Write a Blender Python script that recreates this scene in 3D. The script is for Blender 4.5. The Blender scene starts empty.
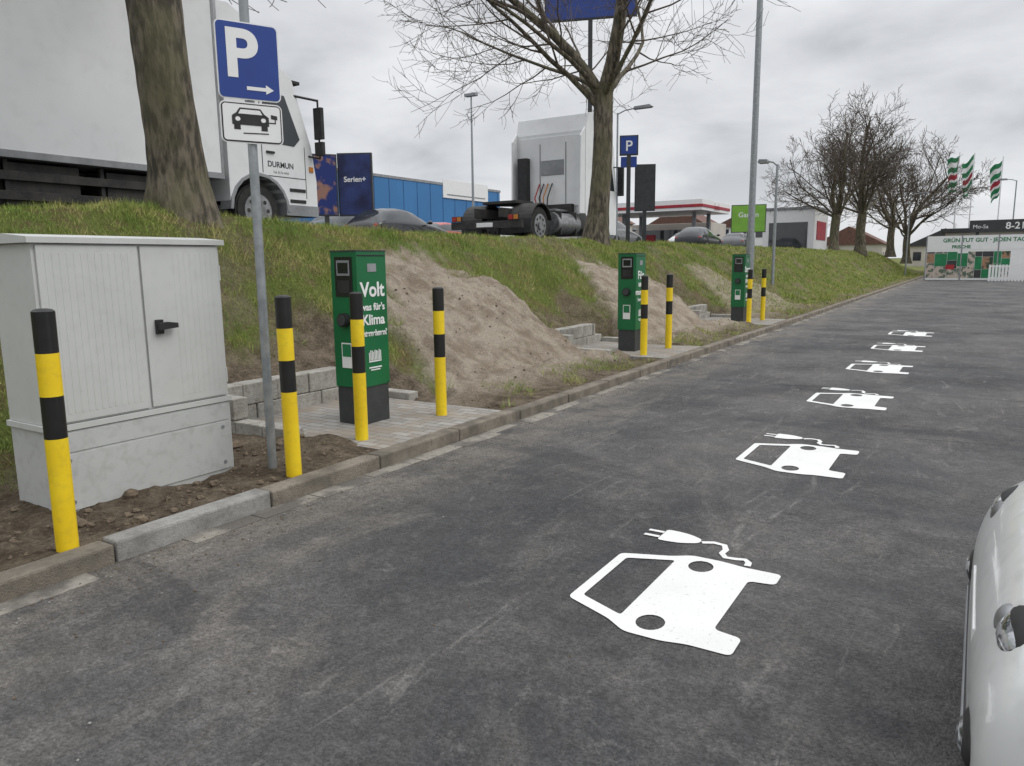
import bpy, bmesh, math, random
from mathutils import Vector, Matrix, noise
random.seed(7)
scene = bpy.context.scene
COL = scene.collection
rad = math.radians

# ------------------------------------------------------------ materials
def nt(name):
    m = bpy.data.materials.new(name); m.use_nodes = True
    t = m.node_tree
    return m, t, t.nodes["Principled BSDF"]

def mat(name, c, c2=None, rough=0.6, scale=3.0, bump=0.0, bscale=60, metal=0.0, spec=0.4, detail=4, dirt=0.0, stretch=None, coat=0.0, lo=0.35, hi=0.65, moss=None):
    m, t, b = nt(name)
    N, L = t.nodes, t.links
    if c2 is None: c2 = tuple(x*0.82 for x in c)
    tc = N.new("ShaderNodeNewGeometry")
    src = tc.outputs["Position"]
    if stretch:
        mp = N.new("ShaderNodeMapping"); mp.inputs["Scale"].default_value = stretch
        L.new(src, mp.inputs["Vector"]); src = mp.outputs["Vector"]
    n = N.new("ShaderNodeTexNoise"); n.inputs["Scale"].default_value = scale; n.inputs["Detail"].default_value = detail
    L.new(src, n.inputs["Vector"])
    r = N.new("ShaderNodeValToRGB"); r.color_ramp.elements[0].position = lo; r.color_ramp.elements[1].position = hi
    r.color_ramp.elements[0].color = (*c2, 1); r.color_ramp.elements[1].color = (*c, 1)
    L.new(n.outputs["Fac"], r.inputs["Fac"])
    out = r.outputs["Color"]
    if moss:
        nm = N.new("ShaderNodeTexNoise"); nm.inputs["Scale"].default_value = 1.7; nm.inputs["Detail"].default_value = 6
        L.new(tc.outputs["Position"], nm.inputs["Vector"])
        rm = N.new("ShaderNodeMapRange"); rm.inputs[1].default_value = 0.47; rm.inputs[2].default_value = 0.62; rm.inputs[4].default_value = 0.6
        L.new(nm.outputs["Fac"], rm.inputs[0])
        mx = N.new("ShaderNodeMixRGB"); mx.inputs["Color2"].default_value = (*moss, 1)
        L.new(rm.outputs[0], mx.inputs["Fac"]); L.new(out, mx.inputs["Color1"]); out = mx.outputs["Color"]
    if dirt > 0:
        n2 = N.new("ShaderNodeTexNoise"); n2.inputs["Scale"].default_value = scale*6; n2.inputs["Detail"].default_value = 6
        L.new(src, n2.inputs["Vector"])
        r2 = N.new("ShaderNodeMapRange"); r2.inputs[1].default_value = 0.5; r2.inputs[2].default_value = 0.75; r2.inputs[4].default_value = dirt
        L.new(n2.outputs["Fac"], r2.inputs[0])
        mx = N.new("ShaderNodeMixRGB"); mx.inputs["Color2"].default_value = (0.10, 0.085, 0.065, 1)
        L.new(r2.outputs[0], mx.inputs["Fac"]); L.new(out, mx.inputs["Color1"]); out = mx.outputs["Color"]
    L.new(out, b.inputs["Base Color"])
    b.inputs["Roughness"].default_value = rough; b.inputs["Metallic"].default_value = metal
    b.inputs["Specular IOR Level"].default_value = spec
    b.inputs["Coat Weight"].default_value = coat
    if bump > 0:
        n3 = N.new("ShaderNodeTexNoise"); n3.inputs["Scale"].default_value = bscale; n3.inputs["Detail"].default_value = 4
        L.new(src, n3.inputs["Vector"])
        bp = N.new("ShaderNodeBump"); bp.inputs["Strength"].default_value = bump; bp.inputs["Distance"].default_value = 0.02
        L.new(n3.outputs["Fac"], bp.inputs["Height"]); L.new(bp.outputs["Normal"], b.inputs["Normal"])
    return m

M_yellow = mat("bollard_yellow", (0.86,0.63,0.02), (0.80,0.55,0.015), 0.38, 4, dirt=0.16)
M_black = mat("bollard_black", (0.012,0.012,0.012), (0.02,0.019,0.018), 0.35, 6)
M_blackp = mat("black_plastic", (0.015,0.015,0.016), (0.03,0.03,0.03), 0.5, 8)
M_cab = mat("cabinet_grey", (0.54,0.55,0.53), (0.50,0.51,0.49), 0.5, 2.5, dirt=0.07)
M_cab2 = mat("cabinet_plinth_grey", (0.50,0.51,0.495), (0.46,0.47,0.455), 0.6, 3, bump=0.12, bscale=200, dirt=0.2)
M_galv = mat("galvanised_steel", (0.36,0.38,0.39), (0.27,0.29,0.30), 0.45, 14, metal=0.6)
M_blue = mat("sign_blue", (0.022,0.06,0.27), (0.02,0.05,0.235), 0.4, 5)
M_white = mat("white_paint", (0.78,0.79,0.79), (0.72,0.73,0.73), 0.4, 2, dirt=0.06)
M_whites = mat("sign_white", (0.80,0.80,0.79), (0.76,0.76,0.75), 0.4, 4)
M_green = mat("station_green", (0.010,0.145,0.05), (0.008,0.12,0.04), 0.35, 3, dirt=0.08)
M_dgrey = mat("anthracite", (0.045,0.05,0.052), (0.032,0.035,0.037), 0.5, 6, dirt=0.3)
M_screen = mat("dark_glass", (0.012,0.014,0.016), (0.02,0.022,0.026), 0.08, 2, spec=0.7)
M_glass = mat("car_glass", (0.02,0.025,0.028), (0.035,0.04,0.045), 0.06, 1.0, spec=0.8)
M_conc = mat("concrete_block", (0.40,0.385,0.35), (0.27,0.255,0.225), 0.85, 5, bump=0.5, bscale=60, dirt=0.5)
M_kerbn = mat("kerb_concrete_new", (0.31,0.305,0.29), (0.19,0.185,0.17), 0.85, 6, bump=0.4, bscale=120, dirt=0.45)
M_kerbo = mat("kerb_concrete_old", (0.235,0.205,0.165), (0.125,0.11,0.088), 0.9, 5, bump=0.5, bscale=100, dirt=0.6)
M_bark = mat("bark", (0.16,0.135,0.10), (0.05,0.044,0.032), 0.9, 14, bump=1.0, bscale=30, stretch=(1,1,0.28), lo=0.42, hi=0.6, moss=(0.11,0.105,0.055))
M_twig = mat("twig_bark", (0.125,0.10,0.078), (0.08,0.066,0.052), 0.9, 5)
M_tire = mat("tyre_rubber", (0.02,0.02,0.02), (0.035,0.034,0.032), 0.8, 12)
M_rim = mat("wheel_rim", (0.35,0.36,0.37), (0.2,0.2,0.2), 0.4, 8, metal=0.6)
M_red = mat("red_lens", (0.4,0.015,0.01), None, 0.25, 5)
M_orange = mat("orange_lens", (0.55,0.2,0.02), None, 0.25, 5)
M_twhite = mat("truck_white", (0.76,0.77,0.77), (0.70,0.71,0.72), 0.32, 0.8, dirt=0.08, coat=0.2)
M_tgrey = mat("truck_grey", (0.30,0.31,0.32), (0.22,0.23,0.24), 0.5, 3, dirt=0.25)
M_chass = mat("chassis_black", (0.02,0.02,0.021), (0.045,0.042,0.038), 0.65, 5, dirt=0.3)
M_bblue = mat("hall_blue", (0.05,0.19,0.42), (0.045,0.17,0.38), 0.6, 0.3)
M_navy = mat("poster_navy", (0.008,0.013,0.06), (0.025,0.045,0.17), 0.4, 1.6)
M_poster = mat("film_poster", (0.30,0.16,0.12), (0.012,0.03,0.16), 0.4, 2.6, lo=.50, hi=.60, detail=6)
M_cream = mat("render_cream", (0.55,0.52,0.46), (0.48,0.45,0.4), 0.8, 0.6)
M_roof = mat("roof_tiles", (0.16,0.08,0.06), (0.1,0.055,0.045), 0.8, 3)
M_pgreen = mat("poster_green", (0.02,0.22,0.09), (0.015,0.16,0.06), 0.5, 2)
M_pred = mat("poster_red", (0.40,0.03,0.03), (0.3,0.02,0.05), 0.5, 3)
M_ppic = mat("poster_photo_mix", (0.35,0.2,0.12), (0.03,0.06,0.035), 0.5, 3.5, lo=.45, hi=.55)
M_ppic2 = mat("poster_photo_mix_light", (0.5,0.42,0.36), (0.10,0.14,0.10), 0.5, 4.5, lo=.45, hi=.55)
M_lime = mat("sign_lime", (0.22,0.46,0.06), None, 0.5, 2)
M_silver = mat("car_paint_white", (0.74,0.75,0.74), (0.70,0.71,0.70), 0.28, 2, metal=0.0, coat=0.6, dirt=0.16)
M_carblk = mat("car_paint_black", (0.02,0.022,0.025), None, 0.25, 2, coat=0.6)
M_carblue = mat("car_paint_blue", (0.03,0.06,0.14), None, 0.25, 2, coat=0.6)
M_cargry = mat("car_paint_grey", (0.16,0.165,0.17), None, 0.25, 2, coat=0.6)
M_carred = mat("car_paint_red", (0.42,0.03,0.025), None, 0.25, 2, coat=0.6)
M_lens = mat("headlight_lens", (0.50,0.52,0.54), (0.06,0.07,0.08), 0.05, 22, spec=0.9, metal=0.3, coat=1.0, lo=.47, hi=.55)
M_clod = mat("soil_clod", (0.17,0.13,0.09), (0.10,0.078,0.055), 0.95, 20, bump=0.6, bscale=80)

def marking_mat():
    m, t, b = nt("road_paint_white"); N, L = t.nodes, t.links
    g = N.new("ShaderNodeNewGeometry")
    n = N.new("ShaderNodeTexNoise"); n.inputs["Scale"].default_value = 70; n.inputs["Detail"].default_value = 6
    n2 = N.new("ShaderNodeTexNoise"); n2.inputs["Scale"].default_value = 3; n2.inputs["Detail"].default_value = 6
    L.new(g.outputs["Position"], n.inputs["Vector"]); L.new(g.outputs["Position"], n2.inputs["Vector"])
    r = N.new("ShaderNodeValToRGB"); r.color_ramp.elements[0].position = 0.25; r.color_ramp.elements[1].position = 0.38
    r.color_ramp.elements[0].color = (0.50,0.49,0.47,1); r.color_ramp.elements[1].color = (0.80,0.80,0.78,1)
    L.new(n.outputs["Fac"], r.inputs["Fac"])
    mx = N.new("ShaderNodeMixRGB"); mx.blend_type = 'MULTIPLY'; mx.inputs["Fac"].default_value = 0.22
    L.new(r.outputs["Color"], mx.inputs["Color1"]); L.new(n2.outputs["Fac"], mx.inputs["Color2"])
    L.new(mx.outputs["Color"], b.inputs["Base Color"])
    b.inputs["Roughness"].default_value = 0.6
    bp = N.new("ShaderNodeBump"); bp.inputs["Strength"].default_value = 0.35; bp.inputs["Distance"].default_value = 0.01
    n3 = N.new("ShaderNodeTexNoise"); n3.inputs["Scale"].default_value = 110; n3.inputs["Detail"].default_value = 4
    L.new(g.outputs["Position"], n3.inputs["Vector"]); L.new(n3.outputs["Fac"], bp.inputs["Height"]); L.new(bp.outputs["Normal"], b.inputs["Normal"])
    return m
M_mark = marking_mat()

def asphalt_mat():
    m, t, b = nt("asphalt"); N, L = t.nodes, t.links
    g = N.new("ShaderNodeNewGeometry"); P = g.outputs["Position"]
    def no(scale, detail=4, rough=0.5, st=None, dist=0.0):
        n = N.new("ShaderNodeTexNoise"); n.inputs["Scale"].default_value = scale; n.inputs["Detail"].default_value = detail
        n.inputs["Roughness"].default_value = rough; n.inputs["Distortion"].default_value = dist
        s = P
        if st:
            mp = N.new("ShaderNodeMapping"); mp.inputs["Scale"].default_value = st; mp.inputs["Location"].default_value=(3.1*scale,7.7,0); L.new(P, mp.inputs["Vector"]); s = mp.outputs["Vector"]
        L.new(s, n.inputs["Vector"]); return n.outputs["Fac"]
    def mr(v, a, bb, c=0.0, d=1.0):
        r = N.new("ShaderNodeMapRange"); r.inputs[1].default_value=a; r.inputs[2].default_value=bb; r.inputs[3].default_value=c; r.inputs[4].default_value=d
        L.new(v, r.inputs[0]); return r.outputs[0]
    def mth(op, a, bb):
        x = N.new("ShaderNodeMath"); x.operation = op
        for i, v in enumerate((a, bb)):
            if isinstance(v, (int, float)): x.inputs[i].default_value = v
            else: L.new(v, x.inputs[i])
        return x.outputs[0]
    def mix(f, c1, c2, bt='MIX'):
        x = N.new("ShaderNodeMixRGB"); x.blend_type = bt
        for k, v in (("Fac", f), ("Color1", c1), ("Color2", c2)):
            if isinstance(v, tuple): x.inputs[k].default_value = (*v, 1)
            elif isinstance(v, (int, float)): x.inputs[k].default_value = v
            else: L.new(v, x.inputs[k])
        return x.outputs["Color"]
    base = mix(mr(no(0.5, 6, 0.62, dist=0.8), 0.40, 0.60), (0.052,0.052,0.054), (0.100,0.096,0.093))
    sx = N.new("ShaderNodeSeparateXYZ"); L.new(P, sx.inputs[0])
    dust = mr(no(1.5, 9, 0.72, (1.0,0.4,1), 1.6), 0.50, 0.66, 0, 0.65)
    dust = mth('MULTIPLY', dust, mr(sx.outputs["X"], -1.6, -3.3, 0.4, 1.0))
    base = mix(dust, base, (0.20,0.182,0.158))
    kerbd = mth('MULTIPLY', mr(sx.outputs["X"], -2.7, -3.6, 0, 0.8), mr(no(2.5,8,0.7,(1,0.3,1)), 0.36, 0.6))
    base = mix(kerbd, base, (0.215,0.19,0.155))
    pale = mr(no(3.6, 9, 0.8, (1,1,1)), 0.55, 0.66, 0, 0.5)
    base = mix(pale, base, (0.18,0.174,0.165))
    scuff = mr(no(1.1, 9, 0.75, (2.6,0.5,1), 2.5), 0.58, 0.65, 0, 0.5)
    base = mix(scuff, base, (0.22,0.21,0.195))
    dark = mr(no(0.8, 6, 0.65, (0.5,1.4,1), 1.0), 0.53, 0.64, 0, 0.55)
    base = mix(dark, base, (0.038,0.038,0.041))
    v = N.new("ShaderNodeTexVoronoi"); v.inputs["Scale"].default_value = 120; L.new(P, v.inputs["Vector"])
    vb = N.new("ShaderNodeSeparateColor"); L.new(v.outputs["Color"], vb.inputs[0])
    agg = mr(vb.outputs[0], 0.0, 1.0, 0.68, 1.36)
    agg = mth('MULTIPLY', agg, mr(no(30, 5, .75), 0.3, 0.7, 0.66, 1.34))
    agg = mth('MULTIPLY', agg, mr(no(7, 6, .75), 0.3, 0.7, 0.74, 1.26))
    cc = N.new("ShaderNodeCombineColor")
    for i in range(3): L.new(agg, cc.inputs[i])
    base = mix(1.0, base, cc.outputs[0], 'MULTIPLY')
    for yy in (9.4, 22.0):
        d = mth('ABSOLUTE', mth('SUBTRACT', mth('ADD', sx.outputs["Y"], mth('MULTIPLY', no(1.2,3), 0.25)), yy), 0)
        base = mix(mr(d, 0.012, 0.035, 0.6, 0.0), base, (0.025,0.025,0.027))
    L.new(base, b.inputs["Base Color"])
    rg = mr(no(0.9,3), 0.4, 0.65, 0.62, 0.88); L.new(rg, b.inputs["Roughness"]); b.inputs["Specular IOR Level"].default_value = 0.4
    h = mth('ADD', mth('MULTIPLY', v.outputs["Distance"], -0.7), mth('MULTIPLY', no(60, 4, .75), 1.4))
    bp = N.new("ShaderNodeBump"); bp.inputs["Strength"].default_value = 0.8; bp.inputs["Distance"].default_value = 0.013
    L.new(h, bp.inputs["Height"]); L.new(bp.outputs["Normal"], b.inputs["Normal"])
    return m
M_asph = asphalt_mat()

def paver_mat():
    m, t, b = nt("grey_pavers"); N, L = t.nodes, t.links
    g = N.new("ShaderNodeNewGeometry")
    br = N.new("ShaderNodeTexBrick"); br.inputs["Scale"].default_value = 5.0
    br.inputs["Color1"].default_value = (0.32,0.31,0.29,1); br.inputs["Color2"].default_value = (0.22,0.215,0.20,1)
    br.inputs["Mortar"].default_value = (0.12,0.10,0.08,1); br.inputs["Mortar Size"].default_value = 0.028
    br.inputs["Brick Width"].default_value = 1.0; br.inputs["Row Height"].default_value = 0.5
    L.new(g.outputs["Position"], br.inputs["Vector"])
    n = N.new("ShaderNodeTexNoise"); n.inputs["Scale"].default_value = 3; n.inputs["Detail"].default_value = 8; n.inputs["Roughness"].default_value = .7
    L.new(g.outputs["Position"], n.inputs["Vector"])
    r = N.new("ShaderNodeMapRange"); r.inputs[1].default_value=0.42; r.inputs[2].default_value=0.62; r.inputs[4].default_value=0.75
    L.new(n.outputs["Fac"], r.inputs[0])
    mx = N.new("ShaderNodeMixRGB"); mx.inputs["Color2"].default_value = (0.24,0.195,0.145,1)
    L.new(r.outputs[0], mx.inputs["Fac"]); L.new(br.outputs["Color"], mx.inputs["Color1"])
    L.new(mx.outputs["Color"], b.inputs["Base Color"]); b.inputs["Roughness"].default_value = 0.9
    bp = N.new("ShaderNodeBump"); bp.inputs["Strength"].default_value = 0.5; bp.inputs["Distance"].default_value=0.008; bp.invert = True
    L.new(br.outputs["Fac"], bp.inputs["Height"]); L.new(bp.outputs["Normal"], b.inputs["Normal"])
    return m
M_pave = paver_mat()

def terrain_mat():
    m, t, b = nt("terrain_grass_sand_soil"); N, L = t.nodes, t.links
    g = N.new("ShaderNodeNewGeometry"); P = g.outputs["Position"]
    a = N.new("ShaderNodeAttribute"); a.attribute_name = "mask"
    sp = N.new("ShaderNodeSeparateColor"); L.new(a.outputs["Color"], sp.inputs[0])
    def ramp(scale, c1, c2, detail=6, lo=0.35, hi=0.65):
        n = N.new("ShaderNodeTexNoise"); n.inputs["Scale"].default_value = scale; n.inputs["Detail"].default_value = detail
        n.inputs["Roughness"].default_value = 0.68
        L.new(P, n.inputs["Vector"]); r = N.new("ShaderNodeValToRGB")
        r.color_ramp.elements[0].position = lo; r.color_ramp.elements[1].position = hi
        r.color_ramp.elements[0].color = (*c1,1); r.color_ramp.elements[1].color = (*c2,1)
        L.new(n.outputs["Fac"], r.inputs["Fac"]); return r.outputs["Color"]
    def mix(f, c1, c2):
        x = N.new("ShaderNodeMixRGB"); L.new(f, x.inputs["Fac"]); L.new(c1, x.inputs["Color1"]); L.new(c2, x.inputs["Color2"]); return x.outputs["Color"]
    grass = ramp(2.6, (0.17,0.135,0.07), (0.14,0.17,0.045), lo=.38, hi=.52)
    sand = ramp(3.0, (0.27,0.22,0.165), (0.43,0.37,0.295), lo=.38, hi=.58)
    soil = ramp(5.0, (0.11,0.085,0.06), (0.235,0.19,0.14), lo=.38, hi=.62)
    asp = ramp(2.0, (0.07,0.07,0.07), (0.1,0.1,0.1))
    c = mix(sp.outputs[1], grass, soil); c = mix(sp.outputs[0], c, sand); c = mix(sp.outputs[2], c, asp)
    n = N.new("ShaderNodeTexNoise"); n.inputs["Scale"].default_value = 40; n.inputs["Detail"].default_value = 7; n.inputs["Roughness"].default_value=0.78
    L.new(P, n.inputs["Vector"])
    r = N.new("ShaderNodeMapRange"); r.inputs[1].default_value=0.32; r.inputs[2].default_value=0.66; r.inputs[3].default_value=0.6; r.inputs[4].default_value=1.25
    L.new(n.outputs["Fac"], r.inputs[0])
    cc = N.new("ShaderNodeCombineColor")
    for i in range(3): L.new(r.outputs[0], cc.inputs[i])
    mx = N.new("ShaderNodeMixRGB"); mx.blend_type='MULTIPLY'; mx.inputs["Fac"].default_value=1
    L.new(c, mx.inputs["Color1"]); L.new(cc.outputs[0], mx.inputs["Color2"])
    L.new(mx.outputs["Color"], b.inputs["Base Color"]); b.inputs["Roughness"].default_value=0.95; b.inputs["Specular IOR Level"].default_value=0.1
    n4 = N.new("ShaderNodeTexNoise"); n4.inputs["Scale"].default_value=14; n4.inputs["Detail"].default_value=9; n4.inputs["Roughness"].default_value=0.76
    L.new(P, n4.inputs["Vector"])
    bp = N.new("ShaderNodeBump"); bp.inputs["Strength"].default_value=1.0; bp.inputs["Distance"].default_value=0.075
    L.new(n4.outputs["Fac"], bp.inputs["Height"]); L.new(bp.outputs["Normal"], b.inputs["Normal"])
    return m
M_terr = terrain_mat()
M_far = mat("far_ground", (0.10,0.10,0.06), (0.08,0.08,0.07), 0.95, 0.05)

def grass_mat():
    m, t, b = nt("grass_blades"); N, L = t.nodes, t.links
    g = N.new("ShaderNodeNewGeometry")
    n = N.new("ShaderNodeTexNoise"); n.inputs["Scale"].default_value = 1.5; n.inputs["Detail"].default_value = 7
    n.inputs["Roughness"].default_value=0.75
    n2 = N.new("ShaderNodeTexNoise"); n2.inputs["Scale"].default_value = 40
    L.new(g.outputs["Position"], n.inputs["Vector"]); L.new(g.outputs["Position"], n2.inputs["Vector"])
    r = N.new("ShaderNodeValToRGB"); r.color_ramp.elements[0].position = 0.38; r.color_ramp.elements[1].position = 0.60
    r.color_ramp.elements[0].color = (0.40,0.34,0.15,1); r.color_ramp.elements[1].color = (0.15,0.23,0.045,1)
    e = r.color_ramp.elements.new(0.48); e.color = (0.27,0.305,0.08,1)
    L.new(n.outputs["Fac"], r.inputs["Fac"])
    mx = N.new("ShaderNodeMixRGB"); mx.blend_type='OVERLAY'; mx.inputs["Fac"].default_value=0.7
    L.new(r.outputs["Color"], mx.inputs["Color1"]); L.new(n2.outputs["Fac"], mx.inputs["Color2"])
    L.new(mx.outputs["Color"], b.inputs["Base Color"]); b.inputs["Roughness"].default_value=0.7
    b.inputs["Specular IOR Level"].default_value=0.2
    return m
M_grass = grass_mat()

# ------------------------------------------------------------ mesh builder
class MB:
    def __init__(s): s.v=[]; s.f=[]; s.m=[]; s.s=[]; s.mats=[]
    def mi(s, m):
        if m not in s.mats: s.mats.append(m)
        return s.mats.index(m)
    def add(s, vs, fs, m, smooth=False):
        o=len(s.v); s.v.extend([tuple(p) for p in vs]); k=s.mi(m)
        for f in fs: s.f.append([o+i for i in f]); s.m.append(k); s.s.append(smooth)
    def box(s,x0,x1,y0,y1,z0,z1,m):
        s.add([(x0,y0,z0),(x1,y0,z0),(x1,y1,z0),(x0,y1,z0),(x0,y0,z1),(x1,y0,z1),(x1,y1,z1),(x0,y1,z1)],
              [(0,3,2,1),(4,5,6,7),(0,1,5,4),(1,2,6,5),(2,3,7,6),(3,0,4,7)],m)
    def cyl(s,p0,p1,r0,m,r1=None,n=16,smooth=True,cap=True):
        r1 = r0 if r1 is None else r1
        p0=Vector(p0);p1=Vector(p1);d=(p1-p0).normalized()
        a=d.orthogonal().normalized();b=d.cross(a)
        vs=[];
        for p,r in((p0,r0),(p1,r1)):
            for i in range(n):
                t=2*math.pi*i/n; vs.append(p+a*r*math.cos(t)+b*r*math.sin(t))
        s.add(vs,[(i,(i+1)%n,n+(i+1)%n,n+i) for i in range(n)],m,smooth)
        if cap: s.add(vs[:n],[tuple(range(n))[::-1]],m); s.add(vs[n:],[tuple(range(n))],m)
    def prism(s,poly,axis,a0,a1,m):
        n=len(poly)
        def P(q,a):
            return (a,q[0],q[1]) if axis=='x' else ((q[0],a,q[1]) if axis=='y' else (q[0],q[1],a))
        vs=[P(q,a0) for q in poly]+[P(q,a1) for q in poly]
        s.add(vs,[tuple(range(n))[::-1],tuple(range(n,2*n))]+[(i,(i+1)%n,n+(i+1)%n,n+i) for i in range(n)],m)
    def tube(s,pts,rs,m,n=5):
        pts=[Vector(p) for p in pts]; k=len(pts); vs=[]
        a=None
        for i,p in enumerate(pts):
            d=(pts[min(i+1,k-1)]-pts[max(i-1,0)]).normalized()
            if a is None: a=d.orthogonal().normalized()
            else:
                a=(a-d*a.dot(d)); a = a.normalized() if a.length>1e-6 else d.orthogonal().normalized()
            b=d.cross(a); r=rs[i]
            for j in range(n):
                t=2*math.pi*j/n; vs.append(p+a*(r*math.cos(t))+b*(r*math.sin(t)))
        fs=[(i*n+j,i*n+(j+1)%n,(i+1)*n+(j+1)%n,(i+1)*n+j) for i in range(k-1) for j in range(n)]
        s.add(vs,fs,m,True)
    def ell(s,c,r,m,n=16,k=10):
        vs=[];
        for i in range(k+1):
            ph=math.pi*i/k
            for j in range(n):
                t=2*math.pi*j/n; vs.append((c[0]+r[0]*math.sin(ph)*math.cos(t),c[1]+r[1]*math.sin(ph)*math.sin(t),c[2]+r[2]*math.cos(ph)))
        s.add(vs,[(i*n+j,(i+1)*n+j,(i+1)*n+(j+1)%n,i*n+(j+1)%n) for i in range(k) for j in range(n)],m,True)
    def wheel(s,c,r,w,axis='x',m=None):
        c=Vector(c); d=Vector((1,0,0)) if axis=='x' else Vector((0,1,0))
        s.cyl(c-d*w*.5,c+d*w*.5,r*.93,M_tire,n=28); s.cyl(c-d*w*.42,c+d*w*.42,r,M_tire,n=28)
        for sg in(-1,1):
            s.cyl(c+d*sg*w*.5,c+d*sg*(w*.5+.012),r*.62,m or M_rim,n=24); s.cyl(c+d*sg*w*.5,c+d*sg*(w*.5+.05),r*.25,m or M_rim,n=12)
            o = Vector((0,1,0)) if axis=='x' else Vector((1,0,0))
            for i in range(8):
                t=i*math.pi/4; q=c+o*math.cos(t)*r*.44+Vector((0,0,1))*math.sin(t)*r*.44
                s.cyl(q+d*sg*w*.5,q+d*sg*(w*.5+.016),r*.08,M_chass,n=8)
    def build(s,name,bevel=0,seg=2,loc=None,rot=None,recalc=True):
        me=bpy.data.meshes.new(name); me.from_pydata(s.v,[],s.f)
        for m in s.mats: me.materials.append(m)
        me.polygons.foreach_set("material_index",s.m); me.polygons.foreach_set("use_smooth",s.s)
        if recalc:
            b=bmesh.new(); b.from_mesh(me); bmesh.ops.recalc_face_normals(b,faces=b.faces); b.to_mesh(me); b.free()
        me.update()
        o=bpy.data.objects.new(name,me); COL.objects.link(o)
        if bevel>0:
            md=o.modifiers.new("bevel",'BEVEL'); md.width=bevel; md.segments=seg; md.limit_method='ANGLE'; md.angle_limit=rad(50)
        if loc: o.location=loc
        if rot: o.rotation_euler=rot
        return o

def text(name,body,loc,size,m,parent,rot=(rad(90),0,rad(90)),align='CENTER',ext=0.0015,bold=0.0,sx=1.0):
    c=bpy.data.curves.new(name,'FONT'); c.body=body; c.size=size; c.align_x=align; c.extrude=ext; c.offset=bold
    c.materials.append(m)
    o=bpy.data.objects.new(name,c); COL.objects.link(o); o.location=loc; o.rotation_euler=rot; o.scale=(sx,1,1); o.parent=parent
    return o

def sst(a,b,x):
    t=max(0.0,min(1.0,(x-a)/(b-a))); return t*t*(3-2*t)
def nz(x,y,s=1.0,o=0.0): return noise.noise(Vector((x*s+o,y*s-o,o*1.7)))

# ------------------------------------------------------------ terrain
BAYS=(5.02,11.12,17.42)
def bayw(y,ext=0.0):
    w=0
    for c in BAYS: w=max(w,1-sst(0.85+ext,1.25+ext,abs(y-c)))
    return w
def hgt(x,y):
    wb=bayw(y); wc=1-sst(0.9,1.6,abs(y-2.7))
    xf=-4.95-0.8*wb-0.45*wc*(1-wb)
    xf+=0.15*nz(x,y,0.7,3)
    t=max(0,min(1,(xf-x)/(xf+8.1))); s=.5*t+.5*t*t*(3-2*t)
    f=1-sst(72,98,y)
    z=.085+f*1.895*s
    z+=.14*math.exp(-((y-4.8)/2.8)**2-((x+8.2)/.9)**2)
    if x<-5.72: z+=.22*wb*sst(-5.72,-5.95,x)*(1-t)
    sd,so=masks(x,y)
    z+=.24*sd*math.sin(math.pi*min(1,t*1.3+.1))
    if x>-9.5:
        k=sst(-3.85,-4.3,x)*(1-sst(-8.6,-9.4,x))
        z+=k*(.07*nz(x,y,1.1,1)+(.035+.04*sd)*nz(x,y,3.0,2)+(.024+.022*so+.03*sd)*nz(x,y,7,5)+(.012*so+.014*sd)*nz(x,y,18,6))
    for c in BAYS:
        if -5.66<x<-3.7 and abs(y-c)<.80: z=.03
    return z
def masks(x,y):
    n=nz(x,y,.9,9)*.75+nz(x,y,3.2,4)*.38+nz(x,y,9,4)*.18
    sand=0
    for i,c in enumerate(BAYS):
        lo=c+.85+(-4.9-x)*.85; hi=c+(5.7 if i<2 else 7.5)
        up=(-7.7,-7.3,-6.9)[i]+(y-(c+3.2))*.40
        a=sst(-.2,.35,y-lo+n)*sst(-.15,.4,hi-y+n*.5)*sst(-.2,.35,x-up+n)
        a*= sst(-4.1,-4.6,x+n*.4)
        if i==2: a*=.7
        sand=max(sand,a)
    lim=-4.8 if y<20 else -4.45
    lim-= 1.6*bayw(y,.25)+.75*(1-sst(1.1,2.0,abs(y-2.7)))
    soil=sst(-.35,.35,x-lim+n)
    if y>9: soil*=.85
    if x<-8.2: soil=0
    wp=sst(.20,.45,nz(x,y,.8,31)+.4*nz(x,y,3,32))*.75*(1-sst(-7.9,-8.3,x) if x<-7.9 else 1)
    soil=max(soil,wp*.75)
    return sand,soil
def frange(a,b,s):
    r=[];v=a
    while (v<b-1e-6): r.append(v); v+=s
    return r
xs=frange(3.78,9.6,.055); xs+=[9.9,10.5,12,16,25,40,80,160,400,900]; xs=[-v for v in xs]
ys=[-900,-300,-100,-50,-25,-12,-6,-3]+frange(-1.5,14,.06)+frange(14,26,.15)+frange(26,60,.5)+frange(60,104,2)+[110,150,250,500,1200]
vs=[];cols=[]
for y in ys:
    for x in xs:
        vs.append((x,y,hgt(x,y))); sd,so=masks(x,y); cols.append((sd,so,sst(-9.2,-9.6,x) if y<104 else 0,1))
nx=len(xs)
fs=[(j*nx+i,j*nx+i+1,(j+1)*nx+i+1,(j+1)*nx+i) for j in range(len(ys)-1) for i in range(nx-1)]
me=bpy.data.meshes.new("terrain"); me.from_pydata(vs,[],fs); me.materials.append(M_terr)
ca=me.color_attributes.new("mask",'FLOAT_COLOR','POINT')
ca.data.foreach_set("color",[c for q in cols for c in q])
me.polygons.foreach_set("use_smooth",[True]*len(fs)); me.update()
COL.objects.link(bpy.data.objects.new("terrain",me))

b=MB(); b.add([(-3000,-3000,-.06),(3000,-3000,-.06),(3000,3000,-.06),(-3000,3000,-.06)],[(0,1,2,3)],M_far); b.build("ground",recalc=False)
b=MB(); b.add([(-3.66,-25,0),(40,-25,0),(40,110,0),(-3.66,110,0)],[(0,1,2,3)],M_asph); b.build("asphalt_road",recalc=False)

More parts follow.
